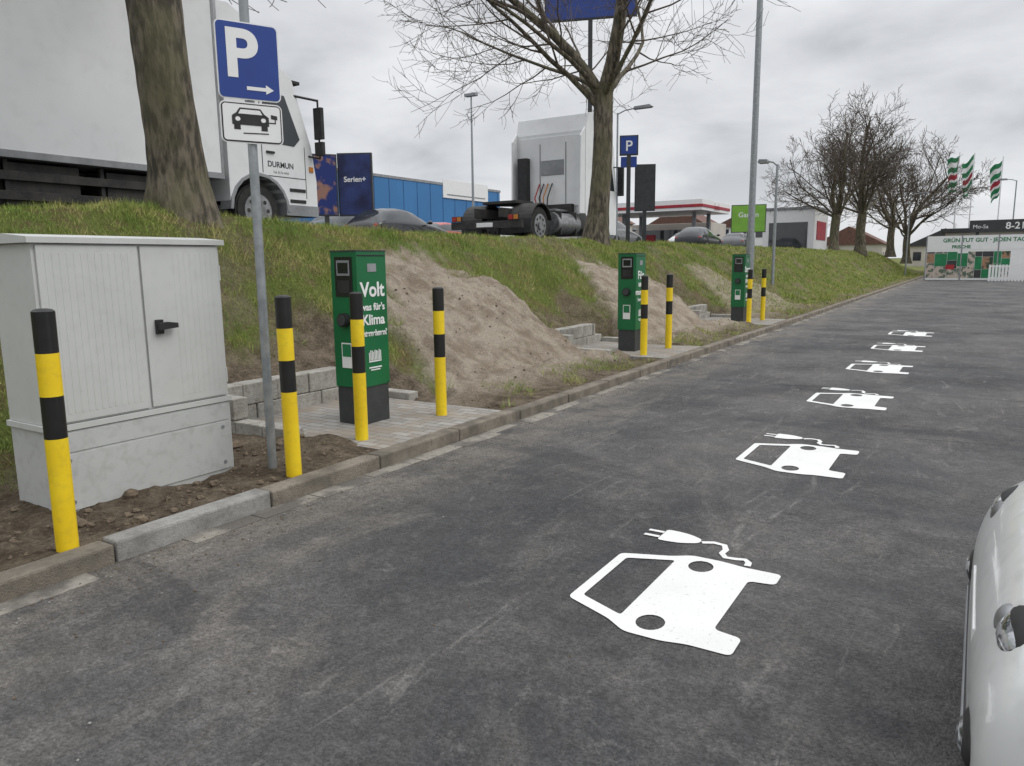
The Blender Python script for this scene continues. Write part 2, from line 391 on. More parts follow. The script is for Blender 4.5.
# gutter strip
M_gut=mat("gutter_concrete",(0.27,0.25,0.215),(0.12,0.112,0.10),0.9,3.5,bump=.5,bscale=90,dirt=.6,lo=.42,hi=.56)
b=MB(); y=-6.0
while y<70:
    l=random.uniform(.45,.55) if y<30 else 2.0
    w=.15+random.uniform(-.06,.02)
    if random.random()<.88: b.box(-3.652,-3.65+w,y+.005,y+l-.005,-.03,.004,M_gut)
    y+=l
b.build("gutter_strip")

# kerb
b=MB(); y=-6.0
while y<72:
    l=1.0
    new = 1.8<y<2.8
    dz=random.uniform(-.006,.006)+(.012 if new else 0)
    b.box(-3.79+random.uniform(-.004,.004),-3.652+random.uniform(-.006,.006),y+.006,y+l-.006,-.05,.10+dz,M_kerbn if new else M_kerbo)
    y+=l
b.build("kerb",bevel=.014)

# ------------------------------------------------------------ grass blades
def grass(name,regs,cond,hmul=1.0):
    v=[];f=[]
    for (x0,x1,y0,y1,dens,w) in regs:
        n=int((x1-x0)*(y1-y0)*dens)
        for _ in range(n):
            x=random.uniform(x0,x1); y=random.uniform(y0,y1)
            if not cond(x,y): continue
            z=hgt(x,y)-.004
            cl=.6+1.3*max(0,nz(x,y,2.5,8)+.4)
            h=random.uniform(.025,.085)*cl*hmul; a=random.uniform(0,6.283); ww=w*random.uniform(.6,1.4)
            dx=math.cos(a)*ww; dy=math.sin(a)*ww; lx=random.gauss(0,.5)*h; ly=random.gauss(0,.5)*h
            k=len(v)
            v+=[(x-dx,y-dy,z),(x+dx,y+dy,z),(x+lx,y+ly,z+h)]
            f.append((k,k+1,k+2))
    me=bpy.data.meshes.new(name); me.from_pydata(v,[],f); me.materials.append(M_grass); me.update()
    COL.objects.link(bpy.data.objects.new(name,me))
def gcond(x,y):
    for c in BAYS:
        if -5.8<x<-3.7 and abs(y-c)<.95: return False
    if -5.1<x<-4.3 and 2.0<y<3.5: return False
    if x>-3.85: return False
    sd,so=masks(x,y); m=max(sd,so)
    if nz(x,y,1.6,13)<-.22 and random.random()<.6: return False
    if y>5.8 and x>-4.6 and nz(x,y,1.3,21)>.15: return random.random()<.7
    return random.random()>m*1.02
grass("grass",[(-8.9,-4.6,.8,9,2300,.0035),(-8.9,-3.8,9,14,1500,.0045),(-8.9,-3.8,14,25,800,.007),(-8.9,-3.8,25,45,320,.013),(-8.9,-3.8,45,76,120,.025),(-4.6,-3.8,5.9,9,1200,.0035)],gcond)

# ------------------------------------------------------------ soil clods and loose grit
def lump(b,x,y,z,r,m):
    n=6;kk=4; vs=[]; so=random.random()*50
    for i in range(kk+1):
        ph=math.pi*i/kk
        for j in range(n):
            t=2*math.pi*j/n; q=Vector((math.sin(ph)*math.cos(t),math.sin(ph)*math.sin(t),.75*math.cos(ph)))
            q*=r*(1+.5*noise.noise(q*1.6+Vector((so,0,0)))); vs.append((x+q.x,y+q.y,z+q.z))
    b.add(vs,[(i*n+j,(i+1)*n+j,(i+1)*n+(j+1)%n,i*n+(j+1)%n) for i in range(kk) for j in range(n)],m,False)
b=MB()
for k in range(560):
    if k<380: x=random.uniform(-4.9,-3.85); y=random.uniform(.5,4.1)
    else: x=random.uniform(-7.0,-3.9); y=random.uniform(5.9,10.3)
    if -5<x<-4.35 and 2.1<y<3.35: continue
    r=random.choice([.006,.008,.01,.012,.016,.024]) if k>22 else random.uniform(.03,.06)
    if k>=380: r*=.8
    lump(b,x,y,hgt(x,y)+r*.3,r,M_clod)
b.build("soil_clods",recalc=False)
b=MB()
for k in range(900):
    x=-3.64+abs(random.gauss(0,.16 if k<600 else .8)); y=random.uniform(.8,13); r=random.uniform(.0025,.007)
    lump(b,x,y,r*.5,r,M_clod if k%3 else M_kerbn)
b.build("loose_grit",recalc=False)

# ------------------------------------------------------------ road markings
def marking(name,y0):
    c=bpy.data.curves.new(name,'CURVE'); c.dimensions='2D'; c.fill_mode='BOTH'
    def spl(p):
        s=c.splines.new('POLY'); s.points.add(len(p)-1); s.use_cyclic_u=True
        for i,q in enumerate(p): s.points[i].co=(q[0],q[1],0,1)
    def rnd(poly,r,seg=5):
        out=[];n=len(poly)
        for i in range(n):
            p=Vector(poly[i]);a=Vector(poly[i-1]);d=Vector(poly[(i+1)%n])
            ra=min(r,(a-p).length*.45,(d-p).length*.45)
            s=p+(a-p).normalized()*ra;e=p+(d-p).normalized()*ra
            for k in range(seg+1):
                t=k/seg; out.append(((1-t)**2*s+2*t*(1-t)*p+t*t*e)[:])
        return out
    body=[(0,-.30),(0,.29),(.24,.38),(.33,.44),(.48,.44),(.60,.42),(.775,.42),(.775,.29),(.655,.27),(.655,-.27),(.775,-.29),(.775,-.445),(.60,-.445),(.50,-.47),(.34,-.47),(.24,-.40)]
    spl(rnd(body,.03))
    spl(rnd([(.05,-.25),(.05,.245),(.275,.335),(.275,-.345)],.02))
    for sg in(-1,1):
        spl([(.41+.06*math.cos(t*math.pi/10),-.01+sg*.335+.07*math.sin(t*math.pi/10)) for t in range(20)])
    pts=[(.315,.64),(.37,.67),(.43,.66),(.455,.60),(.45,.545),(.48,.50),(.53,.505),(.575,.52),(.60,.49),(.605,.445)]
    L=[];R=[]
    P=[Vector(p) for p in pts]
    for i,p in enumerate(P):
        d=(P[min(i+1,len(P)-1)]-P[max(i-1,0)]).normalized(); nn=Vector((-d.y,d.x))*.016
        L.append((p+nn)[:]);R.append((p-nn)[:])
    spl(L+R[::-1])
    spl(rnd([(.09,.565),(.09,.735),(.14,.735),(.22,.725),(.305,.68),(.305,.62),(.22,.575),(.14,.565)],.035))
    for bb in(.61,.685): spl([(.0,bb-.014),(.0,bb+.014),(.087,bb+.014),(.087,bb-.014)])
    o=bpy.data.objects.new("tmp",c); COL.objects.link(o)
    bpy.context.view_layer.update()
    dg=bpy.context.evaluated_depsgraph_get(); me=bpy.data.meshes.new_from_object(o.evaluated_get(dg)); me.name=name
    me.materials.clear(); me.materials.append(M_mark)
    bpy.data.objects.remove(o)
    ob=bpy.data.objects.new(name,me); COL.objects.link(ob); ob.location=(-1.475,y0,.005)
for i in range(6): marking("road_marking",3.12+2.715*i)

# ------------------------------------------------------------ bollards
def bollard(x,y,rx=0,ry=0,top=1.28):
    b=MB(); r=.052
    ms=[M_yellow,M_black,M_yellow,M_black]
    zs=[-.05,top-.636,top-.424,top-.212,top-.01]
    for i in range(4): b.cyl((0,0,zs[i]),(0,0,zs[i+1]),r,ms[i],n=28,cap=False)
    b.cyl((0,0,top-.01),(0,0,top),r,M_black,r1=r-.012,n=28); b.cyl((0,0,top),(0,0,top+.004),r-.012,M_black,r1=r-.03,n=28)
    b.build("bollard",loc=(x,y,0),rot=(rx,ry,0))
for x,y,tp in((-3.84,1.86,1.30),(-3.86,3.37,1.30),(-4.15,4.34,1.28),(-4.18,5.44,1.28),(-4.22,10.5,1.28),(-4.2,11.5,1.28),(-4.31,16.87,1.28),(-4.24,17.83,1.28)):
    bollard(x,y,random.uniform(-.008,.008),random.uniform(-.008,.008),tp)

# ------------------------------------------------------------ electrical cabinet
b=MB(); X=-4.41
b.box(-4.88,X-.004,2.12,3.315,.0,.56,M_cab2)
b.box(-4.895,X+.006,2.105,3.33,.565,.60,M_cab)
b.box(-4.88,X-.012,2.12,3.315,.602,1.632,M_cab)
b.prism([(-4.91,1.634),(-4.91,1.665),(-4.65,1.69),(X+.02,1.668),(X+.02,1.634)],'y',2.09,3.345,M_cab)
for (y0,y1) in((2.14,2.726),(2.744,3.295)):
    b.box(X-.010,X+.004,y0,y1,.615,1.622,M_cab)
yy=2.18
while yy<2.70:
    b.box(X+.003,X+.0056,yy,yy+.020,.66,1.58,M_cab); yy+=.040
yy=2.96
while yy<3.27:
    b.box(X+.003,X+.0052,yy,yy+.020,.66,1.58,M_cab); yy+=.040
b.box(X-.003,X+.004,2.14,3.295,.09,.425,M_cab2); b.box(X-.003,X+.0025,2.14,3.295,.437,.55,M_cab2)
for yy in(2.2,3.24): 
    for zz in(.14,.39): b.cyl((X+.003,yy,zz),(X+.009,yy,zz),.012,M_galv,n=12)
b.box(X+.005,X+.03,2.80,2.845,1.075,1.165,M_blackp); b.cyl((X+.009,2.823,1.12),(X+.055,2.823,1.12),.018,M_blackp)
b.prism([(2.80,1.10),(2.80,1.145),(2.86,1.15),(2.93,1.14),(2.93,1.11),(2.86,1.105)],'x',X+.035,X+.058,M_blackp)
for zz in(.75,1.45): b.cyl((X+.0,3.302,zz-.05),(X+.0,3.302,zz+.05),.009,M_cab,n=10)
b.build("electrical_cabinet",bevel=.004)

# ------------------------------------------------------------ parking sign
px,py=-4.11,3.40
b=MB(); b.cyl((px,py,-.1),(px+.01,py,3.75),.03,M_galv,n=20); b.cyl((px,py,3.75),(px,py,3.765),.032,M_blackp,n=20)
sg=b.build("parking_sign")
d=Vector((math.sin(rad(26)),math.cos(rad(26)),0)); nrm=Vector((math.cos(rad(26)),-math.sin(rad(26)),0)); ang=math.atan2(d.y,d.x)
def plate(w,z0,z1,layers):
    c=Vector((px,py,0))+nrm*.045+d*.0
    for (ins,m,off) in layers:
        q=MB(); W=w/2-ins
        pts=[]
        for (sx,sz,a0) in((1,1,0),(-1,1,90),(-1,-1,180),(1,-1,270)):
            rr=max(.004,.035-ins)
            cx=sx*(W-rr); cz=(z0+z1)/2+sz*((z1-z0)/2-ins-rr)
            for k in range(6):
                t=rad(a0+k*18); pts.append((cx+rr*math.cos(t),cz+rr*math.sin(t)))
        q.prism(pts,'y',0,-.004,m)
        o=q.build("plate"); o.location=c+nrm*off; o.rotation_euler=(0,0,ang); o.parent=sg
plate(.39,2.545,3.015,[(0,M_whites,0),(.008,M_blue,.003)])
plate(.39,2.275,2.530,[(0,M_whites,0),(.008,M_blackp,.003),(.016,M_whites,.006)])
rt=(rad(90),0,ang); cc=Vector((px,py,-.012))+nrm*.053+d*.0
def tx(s,u,z,size,m,off=0,**k): return text("lettering",s,cc+nrm*off+d*u+Vector((0,0,z)),size,m,sg,rot=rt,**k)
tx("P",-.045,2.70,.40,M_whites,.0,bold=.012)
q=MB()
def pol(pts,m,off): 
    vs=[tuple(cc+nrm*off+d*u+Vector((0,0,z))) for u,z in pts]; q.add(vs,[tuple(range(len(vs)))],m)
pol([(-.02,2.618),(.10,2.618),(.10,2.64),(-.02,2.64)],M_whites,.001)
pol([(.10,2.60),(.15,2.629),(.10,2.658)],M_whites,.001)
O=.004
pol([(-.10,2.47),(-.075,2.505),(.055,2.505),(.08,2.47)],M_blackp,O)
pol([(-.085,2.468),(-.07,2.495),(.05,2.495),(.065,2.468)],M_whites,O+.001)
pol([(-.125,2.40),(-.125,2.455),(-.10,2.472),(.08,2.472),(.105,2.455),(.105,2.40)],M_blackp,O+.0005)
pol([(-.115,2.37),(-.075,2.37),(-.075,2.40),(-.115,2.40)],M_blackp,O); pol([(.055,2.37),(.095,2.37),(.095,2.40),(.055,2.40)],M_blackp,O)
for u in(-.09,.07): pol([(u+.016*math.cos(t*.628),2.435+.014*math.sin(t*.628)) for t in range(10)],M_whites,O+.002)
pol([(.12,2.45),(.16,2.445),(.16,2.47),(.12,2.475)],M_blackp,O); pol([(-.06,2.345),(.10,2.35),(.10,2.357),(-.06,2.352)],M_blackp,O)
pol([(.105,2.42),(.15,2.42),(.15,2.445),(.143,2.445),(.143,2.427),(.105,2.427)],M_blackp,O)
o=q.build("pictogram",recalc=False); o.parent=sg
q=MB()
for z in(2.36,2.47,2.62,2.95): q.box(-.05,.05,-.040,.035,z-.012,z+.012,M_galv)
o=q.build("clamps",loc=(px,py,0),rot=(0,0,ang)); o.parent=sg

# ------------------------------------------------------------ charging stations
def station(yo,words):
    x0,x1,y0,y1=-4.79,-4.49,4.72+yo,5.09+yo; zb=.10; T=1.615
    b=MB()
    b.box(x0+.01,x1-.01,y0+.01,y1-.01,zb-.05,.43,M_dgrey)
    b.box(x0,x1,y0,y1,.432,T-.012,M_green)
    b.box(x0-.004,x1+.004,y0-.004,y1+.004,T-.012,T,M_dgrey)
    b.box(x0+.05,x1-.05,y0-.006,y0+.01,1.22,1.56,M_screen)
    b.box(x0+.075,x1-.075,y0-.010,y0-.0065,1.40,1.53,M_tgrey)
    b.box(x0+.09,x1-.09,y0-.012,y0-.0105,1.42,1.51,M_screen)
    b.box(x0+.08,x1-.08,y0-.010,y0-.0065,1.25,1.36,M_blackp)
    b.cyl((x0+.15,y0-.05,1.02),(x0+.15,y0,1.02),.06,M_blackp,n=24); b.cyl((x0+.15,y0-.06,1.02),(x0+.15,y0-.05,1.02),.045,M_dgrey,n=24)
    b.box(x0+.09,x1-.09,y0-.005,y0+.01,.60,.82,M_whites)
    b.box(x0+.10,x1-.10,y0-.007,y0-.0055,.70,.81,M_pgreen)
    b.box(x1-.01,x1+.005,y0+.012,y1-.012,1.565,1.575,M_blackp)
    b.box(x1-.01,x1+.005,y0+.13,y1-.13,1.43,1.50,M_tgrey)
    for zz in(.44,.9): b.cyl((x1,y1-.02,zz),(x1+.004,y1-.02,zz),.008,M_blackp,n=10)
    o=b.build("charging_station",bevel=.006)
    X=x1+.002; yc=(y0+y1)/2
    text("lettering",words[0],(X,yc,1.22),.175,M_whites,o,bold=.004)
    text("lettering",words[1],(X,yc,1.10),.085,M_whites,o,bold=.002)
    text("lettering",words[2],(X,yc,.975),.125,M_whites,o,bold=.003)
    text("lettering",words[3],(X,yc,.875),.075,M_whites,o,bold=.002,sx=.78)
    q=MB()
    for k in range(9):
        yk=yc-.072+k*.018; h=.05+.02*abs(math.sin(k*1.1)); q.box(X,X+.002,yk-.005,yk+.005,.66,.66+h+.02,M_whites)
    q.box(X,X+.002,yc-.08,yc+.08,.645,.656,M_whites)
    q.box(X,X+.002,yc-.08,yc+.08,.59,.602,M_whites); q.box(X,X+.002,yc-.06,yc+.06,.57,.58,M_whites)
    l=q.build("emblem"); l.parent=o
station(0,("Volt","was für's","Klima","unternehmen?"))
station(6.1,("Für","füllen","morgen","bewegen."))
station(12.4,("Strom","tanken","Klima","schonen."))

# pads and retaining blocks
for c in BAYS:
    b=MB(); b.box(-5.62,-3.792,c-.86,c+.86,-.03,.098,M_pave); b.build("paving_pad")
    b=MB()
    for lvl in(0,1):
        z0=.03+lvl*.20; y=c-.9-(.15 if lvl==1 else 0); end=c+(.9 if lvl==0 else .62)
        while y<end-.05:
            l=min(.40,end-y); j=random.uniform(-.01,.01); b.box(-5.80+j,-5.62+j,y+.004,y+l-.004,z0+.003,z0+.198,M_conc); y+=l
    x=-5.61
    for k in range(3):
        b.box(x,x+.33,c-1.02,c-.87,-.02,.19,M_conc)
        if k<2: b.box(x,x+.33,c+.87,c+1.02,-.02,.17,M_conc)
        if k<1: b.box(x,x+.33,c-1.02,c-.87,.195,.38,M_conc)
        x+=.337
    b.build("retaining_wall",bevel=.010)

# ------------------------------------------------------------ trees
def make_tree(name,base,H0,r0,limbs,llen,elev,lean=(0,0),seed=1,counts=(7,7,5),leader=False,trop=.18,twr=.007,lens=(.5,.5,.5),lr=(.28,.4),lead=1.25):
    rnd=random.Random(seed); b=MB(); base=Vector(base)
    n=9; pts=[];rs=[]
    for i in range(n):
        t=i/(n-1); z=-.3+t*(H0+.3)
        pts.append(base+Vector((lean[0]*t*t+.04*math.sin(t*5+seed),lean[1]*t+.05*math.sin(t*4+seed*2),z)))
        rs.append(r0*(1.30-.46*min(1,t*3.5) if t<.28 else .84-.08*(t-.28)))
    N=36; vs=[]
    sub=[];sr=[]
    for i in range(n-1):
        for k in range(8):
            u=k/8; sub.append(pts[i].lerp(pts[i+1],u)); sr.append(rs[i]*(1-u)+rs[i+1]*u)
    sub.append(pts[-1]); sr.append(rs[-1]*1.08)
    for i,p in enumerate(sub):
        for j in range(N):
            t=2*math.pi*j/N; q=Vector((math.cos(t),math.sin(t),0))
            r=sr[i]*(1+.10*noise.noise(Vector((q.x*1.6,q.y*1.6,p.z*.9+seed)))+.05*noise.noise(Vector((q.x*6,q.y*6,p.z*1.6)))+.03*noise.noise(Vector((q.x*13,q.y*13,p.z*4))))
            if p.z<base.z+.4: r*=1+.12*max(0,math.cos(5*t+seed))*(1-(p.z-base.z)/.4)*.8
            vs.append(p+q*r)
    b.add(vs,[(i*N+j,i*N+(j+1)%N,(i+1)*N+(j+1)%N,(i+1)*N+j) for i in range(len(sub)-1) for j in range(N)],M_bark,True)
    top=pts[-1]
    def rotdir(d,ang,rot):
        a=d.orthogonal().normalized(); a.rotate(Matrix.Rotation(rot,3,d)); 
        return (d*math.cos(ang)+a*math.sin(ang)).normalized()
    def br(p,d,L,r,lvl):
        seg=9 if lvl==0 else (6 if lvl==1 else (4 if lvl==2 else 3))
        P=[p];R=[r]; q=p.copy(); dd=d.copy(); rend=max(twr*.7,r*.25)
        for i in range(seg):
            w=.22 if lvl<2 else .26
            dd=(dd+Vector((rnd.gauss(0,w),rnd.gauss(0,w),rnd.gauss(0,w)*.6+trop*(.5 if lvl==0 else .9)))*(.6)).normalized()
            q=q+dd*(L/seg); P.append(q.copy()); R.append(r+(rend-r)*((i+1)/seg)**.8)
        b.tube(P,R,M_bark if lvl==0 else M_twig,n=9 if lvl==0 else (6 if lvl==1 else (4 if lvl==2 else 3)))
        if lvl>=3: return
        cnt=counts[lvl]
        for k in range(cnt):
            t=.22+.78*(k+rnd.random()*.8)/cnt; t=min(t,.99)
            s=t*seg; i=int(s); i=min(i,seg-1); pp=P[i].lerp(P[i+1],s-i); pd=(P[i+1]-P[i]).normalized(); rr=R[i]
            nd=rotdir(pd,rad(rnd.uniform(28,60)),rnd.uniform(0,6.283))
            br(pp,nd,L*lens[lvl]*rnd.uniform(.7,1.25)*(1.15-.45*t),max(twr,rr*.48),lvl+1)
    for k in range(limbs):
        az=2*math.pi*k/limbs+rnd.uniform(-.35,.35); el=rad(rnd.uniform(*elev))
        st=top+Vector((0,0,-rnd.uniform(0,.6) if k%2 else -.1))
        br(st,Vector((math.cos(az)*math.cos(el),math.sin(az)*math.cos(el),math.sin(el))),llen*rnd.uniform(.85,1.15),r0*rnd.uniform(*lr),0)
    if leader:
        br(top-Vector((0,0,.2)),Vector((.05,.05,1)),llen*lead,r0*.68,0); br(top-Vector((0,0,.2)),Vector((-.35,-.25,1)),llen*lead*.8,r0*.52,0)
    return b.build(name,recalc=False)
make_tree("bare_tree",(-8.2,5.72,2.05),2.9,.36,6,4.3,(25,60),lean=(-.10,-.12),seed=4,leader=True,counts=(7,5,4))
make_tree("bare_tree",(-8.3,17.4,1.97),3.7,.30,8,6.2,(20,55),lean=(.05,.25),seed=18,leader=True,counts=(8,7,6),trop=.14,twr=.0065,lr=(.2,.32))
make_tree("bare_tree",(-8.4,54,1.97),2.4,.34,9,4.8,(20,68),seed=21,leader=True,counts=(7,6,5),trop=.12,twr=.012,lr=(.2,.3),lead=1.15)
make_tree("bare_tree",(-7.7,61,1.97),2.8,.40,11,6.4,(25,72),seed=33,leader=True,counts=(8,6,5),trop=.10,twr=.014,lr=(.2,.3),lead=1.05)
make_tree("bare_tree",(-6.9,74,1.85),2.5,.36,9,5.8,(25,70),seed=52,leader=True,counts=(7,6,4),trop=.12,twr=.017,lr=(.2,.3),lead=1.1)
make_tree("bare_tree",(-6.4,84,1.2),2.5,.40,9,6.9,(25,70),seed=45,leader=True,counts=(7,6,5),trop=.12,twr=.018,lr=(.2,.3),lead=1.1)

# ------------------------------------------------------------ box truck
G=1.98
def arc(cy,cz,r,a0,a1,n=10): return [(cy+r*math.cos(rad(a0+(a1-a0)*i/n)),cz+r*math.sin(rad(a0+(a1-a0)*i/n))) for i in range(n+1)]
b=MB(); XL,XR=-13.5,-11.0
b.box(XL,XR,.6,8.85,G+1.02,G+3.96,M_twhite)
b.box(XL-.01,XR+.012,.58,8.87,G+.96,G+1.06,M_tgrey); b.box(XL-.01,XR+.012,.58,8.87,G+3.92,G+3.99,M_tgrey)
b.box(XR-.01,XR+.012,8.82,8.87,G+1.061,G+3.919,M_tgrey)
for xx in(-12.75,-11.85): b.box(xx,xx+.1,.7,10.4,G+.68,G+.94,M_chass)
for z in(.42,.68): b.box(XR-.12,XR-.08,5.2,8.2,G+z,G+z+.12,M_chass)
for yy in(5.5,6.8,8.0): b.box(XR-.2,XR-.125,yy,yy+.06,G+.4,G+.955,M_chass)
b.box(XR-.75,XR-.14,5.5,6.5,G+.35,G+.92,M_chass); b.box(XR-.8,XR-.14,6.9,8.0,G+.3,G+.9,M_chass)
b.box(-13.3,-11.2,.62,.75,G+.4,G+.9,M_chass)
b.box(-13.3,XR-.9,.8,8.6,G+.5,G+.95,M_chass)
for yy in(3.3,9.62):
    for xx in(-13.25,-11.25): b.wheel((xx,yy,G+.48),.48,.28)
b.prism(arc(3.3,G+.48,.56,180,0)+arc(3.3,G+.48,.60,0,180),'x',-11.45,-11.06,M_chass)
prof=[(8.98,G+.62),(8.98,G+2.98),(9.12,G+3.04),(10.25,G+3.02),(10.48,G+2.88),(10.88,G+1.72),(10.98,G+1.1),(10.98,G+.42),(10.25,G+.42)]+arc(9.62,G+.48,.60,0,165)[1:]
b.prism(prof,'x',XL+.08,XR-.02,M_twhite)
b.prism([(9.02,G+3.05),(9.02,G+3.88),(9.25,G+3.9),(9.6,G+3.75),(10.15,G+3.2),(10.22,G+3.05)],'x',XL+.2,XR-.12,M_twhite)
b.prism([(9.78,G+1.70),(9.78,G+2.55),(10.28,G+2.55),(10.60,G+1.82),(10.46,G+1.68)],'x',XR-.03,XR-.008,M_glass)
b.box(XR-.03,XR-.012,9.70,9.715,G+1.15,G+2.75,M_chass); b.box(XR-.03,XR-.012,10.70,10.712,G+.75,G+1.7,M_chass)
b.box(XR-.03,XR-.013,9.715,10.70,G+1.10,G+1.115,M_chass)
b.box(XR-.03,XR+.01,9.8,9.98,G+1.50,G+1.54,M_blackp)
b.box(XR-.3,XR-.012,10.2,10.99,G+.42,G+.62,M_tgrey)
b.box(XR-.03,XR-.004,10.3,10.68,G+.66,G+.72,M_blackp); b.box(XR-.03,XR-.004,10.3,10.68,G+.86,G+.92,M_blackp)
b.box(XR-.03,XR-.002,10.80,10.9,G+1.25,G+1.35,M_orange)
b.box(XL+.3,XR-.3,10.97,11.0,G+.5,G+1.35,M_blackp)
b.prism([(10.50,G+2.80),(10.88,G+1.75),(10.905,G+1.75),(10.525,G+2.81)],'x',XL+.2,XR-.12,M_glass)
b.prism(arc(9.62,G+.48,.60,0,180)+arc(9.62,G+.48,.66,180,0),'x',XR-.3,XR-.0,M_tgrey)
b.box(XR+.08,XR+.28,10.88,10.96,G+1.85,G+2.42,M_blackp); b.box(XR+.08,XR+.28,10.88,10.96,G+1.55,G+1.80,M_blackp)
b.cyl((XR-.05,10.5,G+2.6),(XR+.17,10.92,G+2.55),.022,M_blackp,n=8); b.cyl((XR-.05,10.8,G+1.55),(XR+.17,10.92,G+1.5),.018,M_blackp,n=8)
b.cyl((XR+.17,10.92,G+2.57),(XR+.17,10.92,G+1.49),.018,M_blackp,n=8)
b.box(XL+.3,XR-.2,10.45,10.85,G+2.86,G+2.92,M_blackp)
bt=b.build("box_truck",bevel=.02,loc=(0,-.38,0))
text("lettering","DURMUN",(XR-.019,10.12,G+1.27),.14,M_dgrey,bt,bold=.003)
text("lettering","Tel. 0176 4455",(XR-.019,10.12,G+1.16),.06,M_dgrey,bt)

# ------------------------------------------------------------ semi tractor unit
b=MB(); XL,XR=-12.8,-10.3; Y0=17.2
for xx in(-12.0,-11.2): b.box(xx,xx+.09,Y0+.13,Y0+5.9,G+.72,G+.98,M_chass)
b.box(XL+.1,XR-.1,Y0,Y0+.12,G+.42,G+.62,M_chass)
for xx in(XL+.15,XR-.5):
    b.box(xx,xx+.35,Y0-.03,Y0-.002,G+.625,G+.78,M_blackp); b.box(xx+.02,xx+.16,Y0-.045,Y0-.031,G+.64,G+.76,M_red); b.box(xx+.18,xx+.32,Y0-.045,Y0-.031,G+.64,G+.76,M_orange)
b.box(-11.83,-11.3,Y0-.02,Y0-.001,G+.46,G+.58,M_whites)
for xx in(XL+.3,XL+.62,XR-.3,XR-.62): b.wheel((xx,Y0+1.1,G+.51),.51,.27)
for xx in(XL+.2,XR-.2): b.wheel((xx,Y0+4.75,G+.51),.51,.3)
for x0,x1 in((XL+.1,XL+.8),(XR-.8,XR-.1)):
    b.prism(arc(Y0+1.1,G+.51,.58,165,15,12)+arc(Y0+1.1,G+.51,.62,15,165,12),'x',x0,x1,M_chass)
    b.prism([(Y0+.48,G+.3),(Y0+.5,G+.7),(Y0+.54,G+.7),(Y0+.52,G+.3)],'x',x0,x1,M_blackp)
b.prism([(-12.1,Y0+.7),(-11.0,Y0+.7),(-10.9,Y0+1.5),(-11.3,Y0+1.9),(-11.8,Y0+1.9),(-12.2,Y0+1.5)],'z',G+1.12,G+1.2,M_chass)
b.cyl((XR-.42,Y0+2.1,G+.62),(XR-.42,Y0+3.5,G+.62),.32,M_rim,n=24); b.box(XR-.75,XR-.12,Y0+2.25,Y0+2.3,G+.28,G+.96,M_chass); b.box(XR-.75,XR-.12,Y0+3.2,Y0+3.25,G+.28,G+.96,M_chass)
b.box(XL+.1,XL+.7,Y0+2.1,Y0+3.5,G+.35,G+.95,M_chass)
b.box(-12.3,-10.8,Y0+2.6,Y0+3.55,G+1.0,G+1.06,M_rim)
cy0=Y0+3.65
prof=[(cy0,G+.95),(cy0,G+3.4),(cy0+.15,G+3.9),(cy0+.5,G+3.98),(cy0+1.5,G+3.8),(cy0+2.05,G+3.1),(cy0+2.2,G+2.1),(cy0+2.28,G+1.2),(cy0+2.28,G+.35),(cy0+1.8,G+.35)]+arc(Y0+4.75,G+.51,.6,0,180)[1:]
b.prism(prof,'x',XL+.03,XR-.03,M_twhite)
b.box(XL+.2,XR-.2,cy0-.03,cy0+.01,G+1.2,G+3.3,M_twhite)
b.box(XL+.22,XL+.55,cy0-.25,cy0-.031,G+1.0,G+2.7,M_blackp)
b.box(XL+.95,XR-.75,cy0-.045,cy0-.02,G+2.15,G+2.6,M_tgrey)
for xx in (XL+.9,XR-.7): b.box(xx,xx+.03,cy0-.045,cy0-.02,G+1.25,G+3.1,M_tgrey)
b.box(XL+.7,XR-.4,cy0-.2,cy0-.031,G+.98,G+1.25,M_chass)
for k in range(4): b.tube([(-11.9+.15*k,cy0-.05,G+1.9),(-11.9+.15*k,cy0-.35,G+1.45),(-11.8+.1*k,cy0-.3,G+1.1)],[.02]*3,[M_red,M_blackp,M_orange,M_blackp][k],n=8)
b.prism([(cy0-.35,G+.95),(cy0-.3,G+3.2),(cy0-.01,G+3.5),(cy0-.01,G+.95)],'x',XR-.09,XR-.04,M_twhite)
b.prism([(cy0-.35,G+.95),(cy0-.3,G+3.2),(cy0-.01,G+3.5),(cy0-.01,G+.95)],'x',XL+.04,XL+.09,M_twhite)
b.prism([(cy0+1.15,G+1.75),(cy0+1.15,G+2.5),(cy0+1.85,G+2.5),(cy0+2.1,G+1.75)],'x',XR-.04,XR-.015,M_glass)
b.box(XR-.04,XR-.02,cy0+1.02,cy0+1.035,G+1.0,G+3.0,M_chass)
b.box(XR+.05,XR+.25,cy0+2.15,cy0+2.25,G+1.6,G+2.5,M_blackp); b.cyl((XR-.05,cy0+2.0,G+2.5),(XR+.15,cy0+2.2,G+2.5),.02,M_blackp,n=8)
b.build("semi_tractor_unit",bevel=.02)

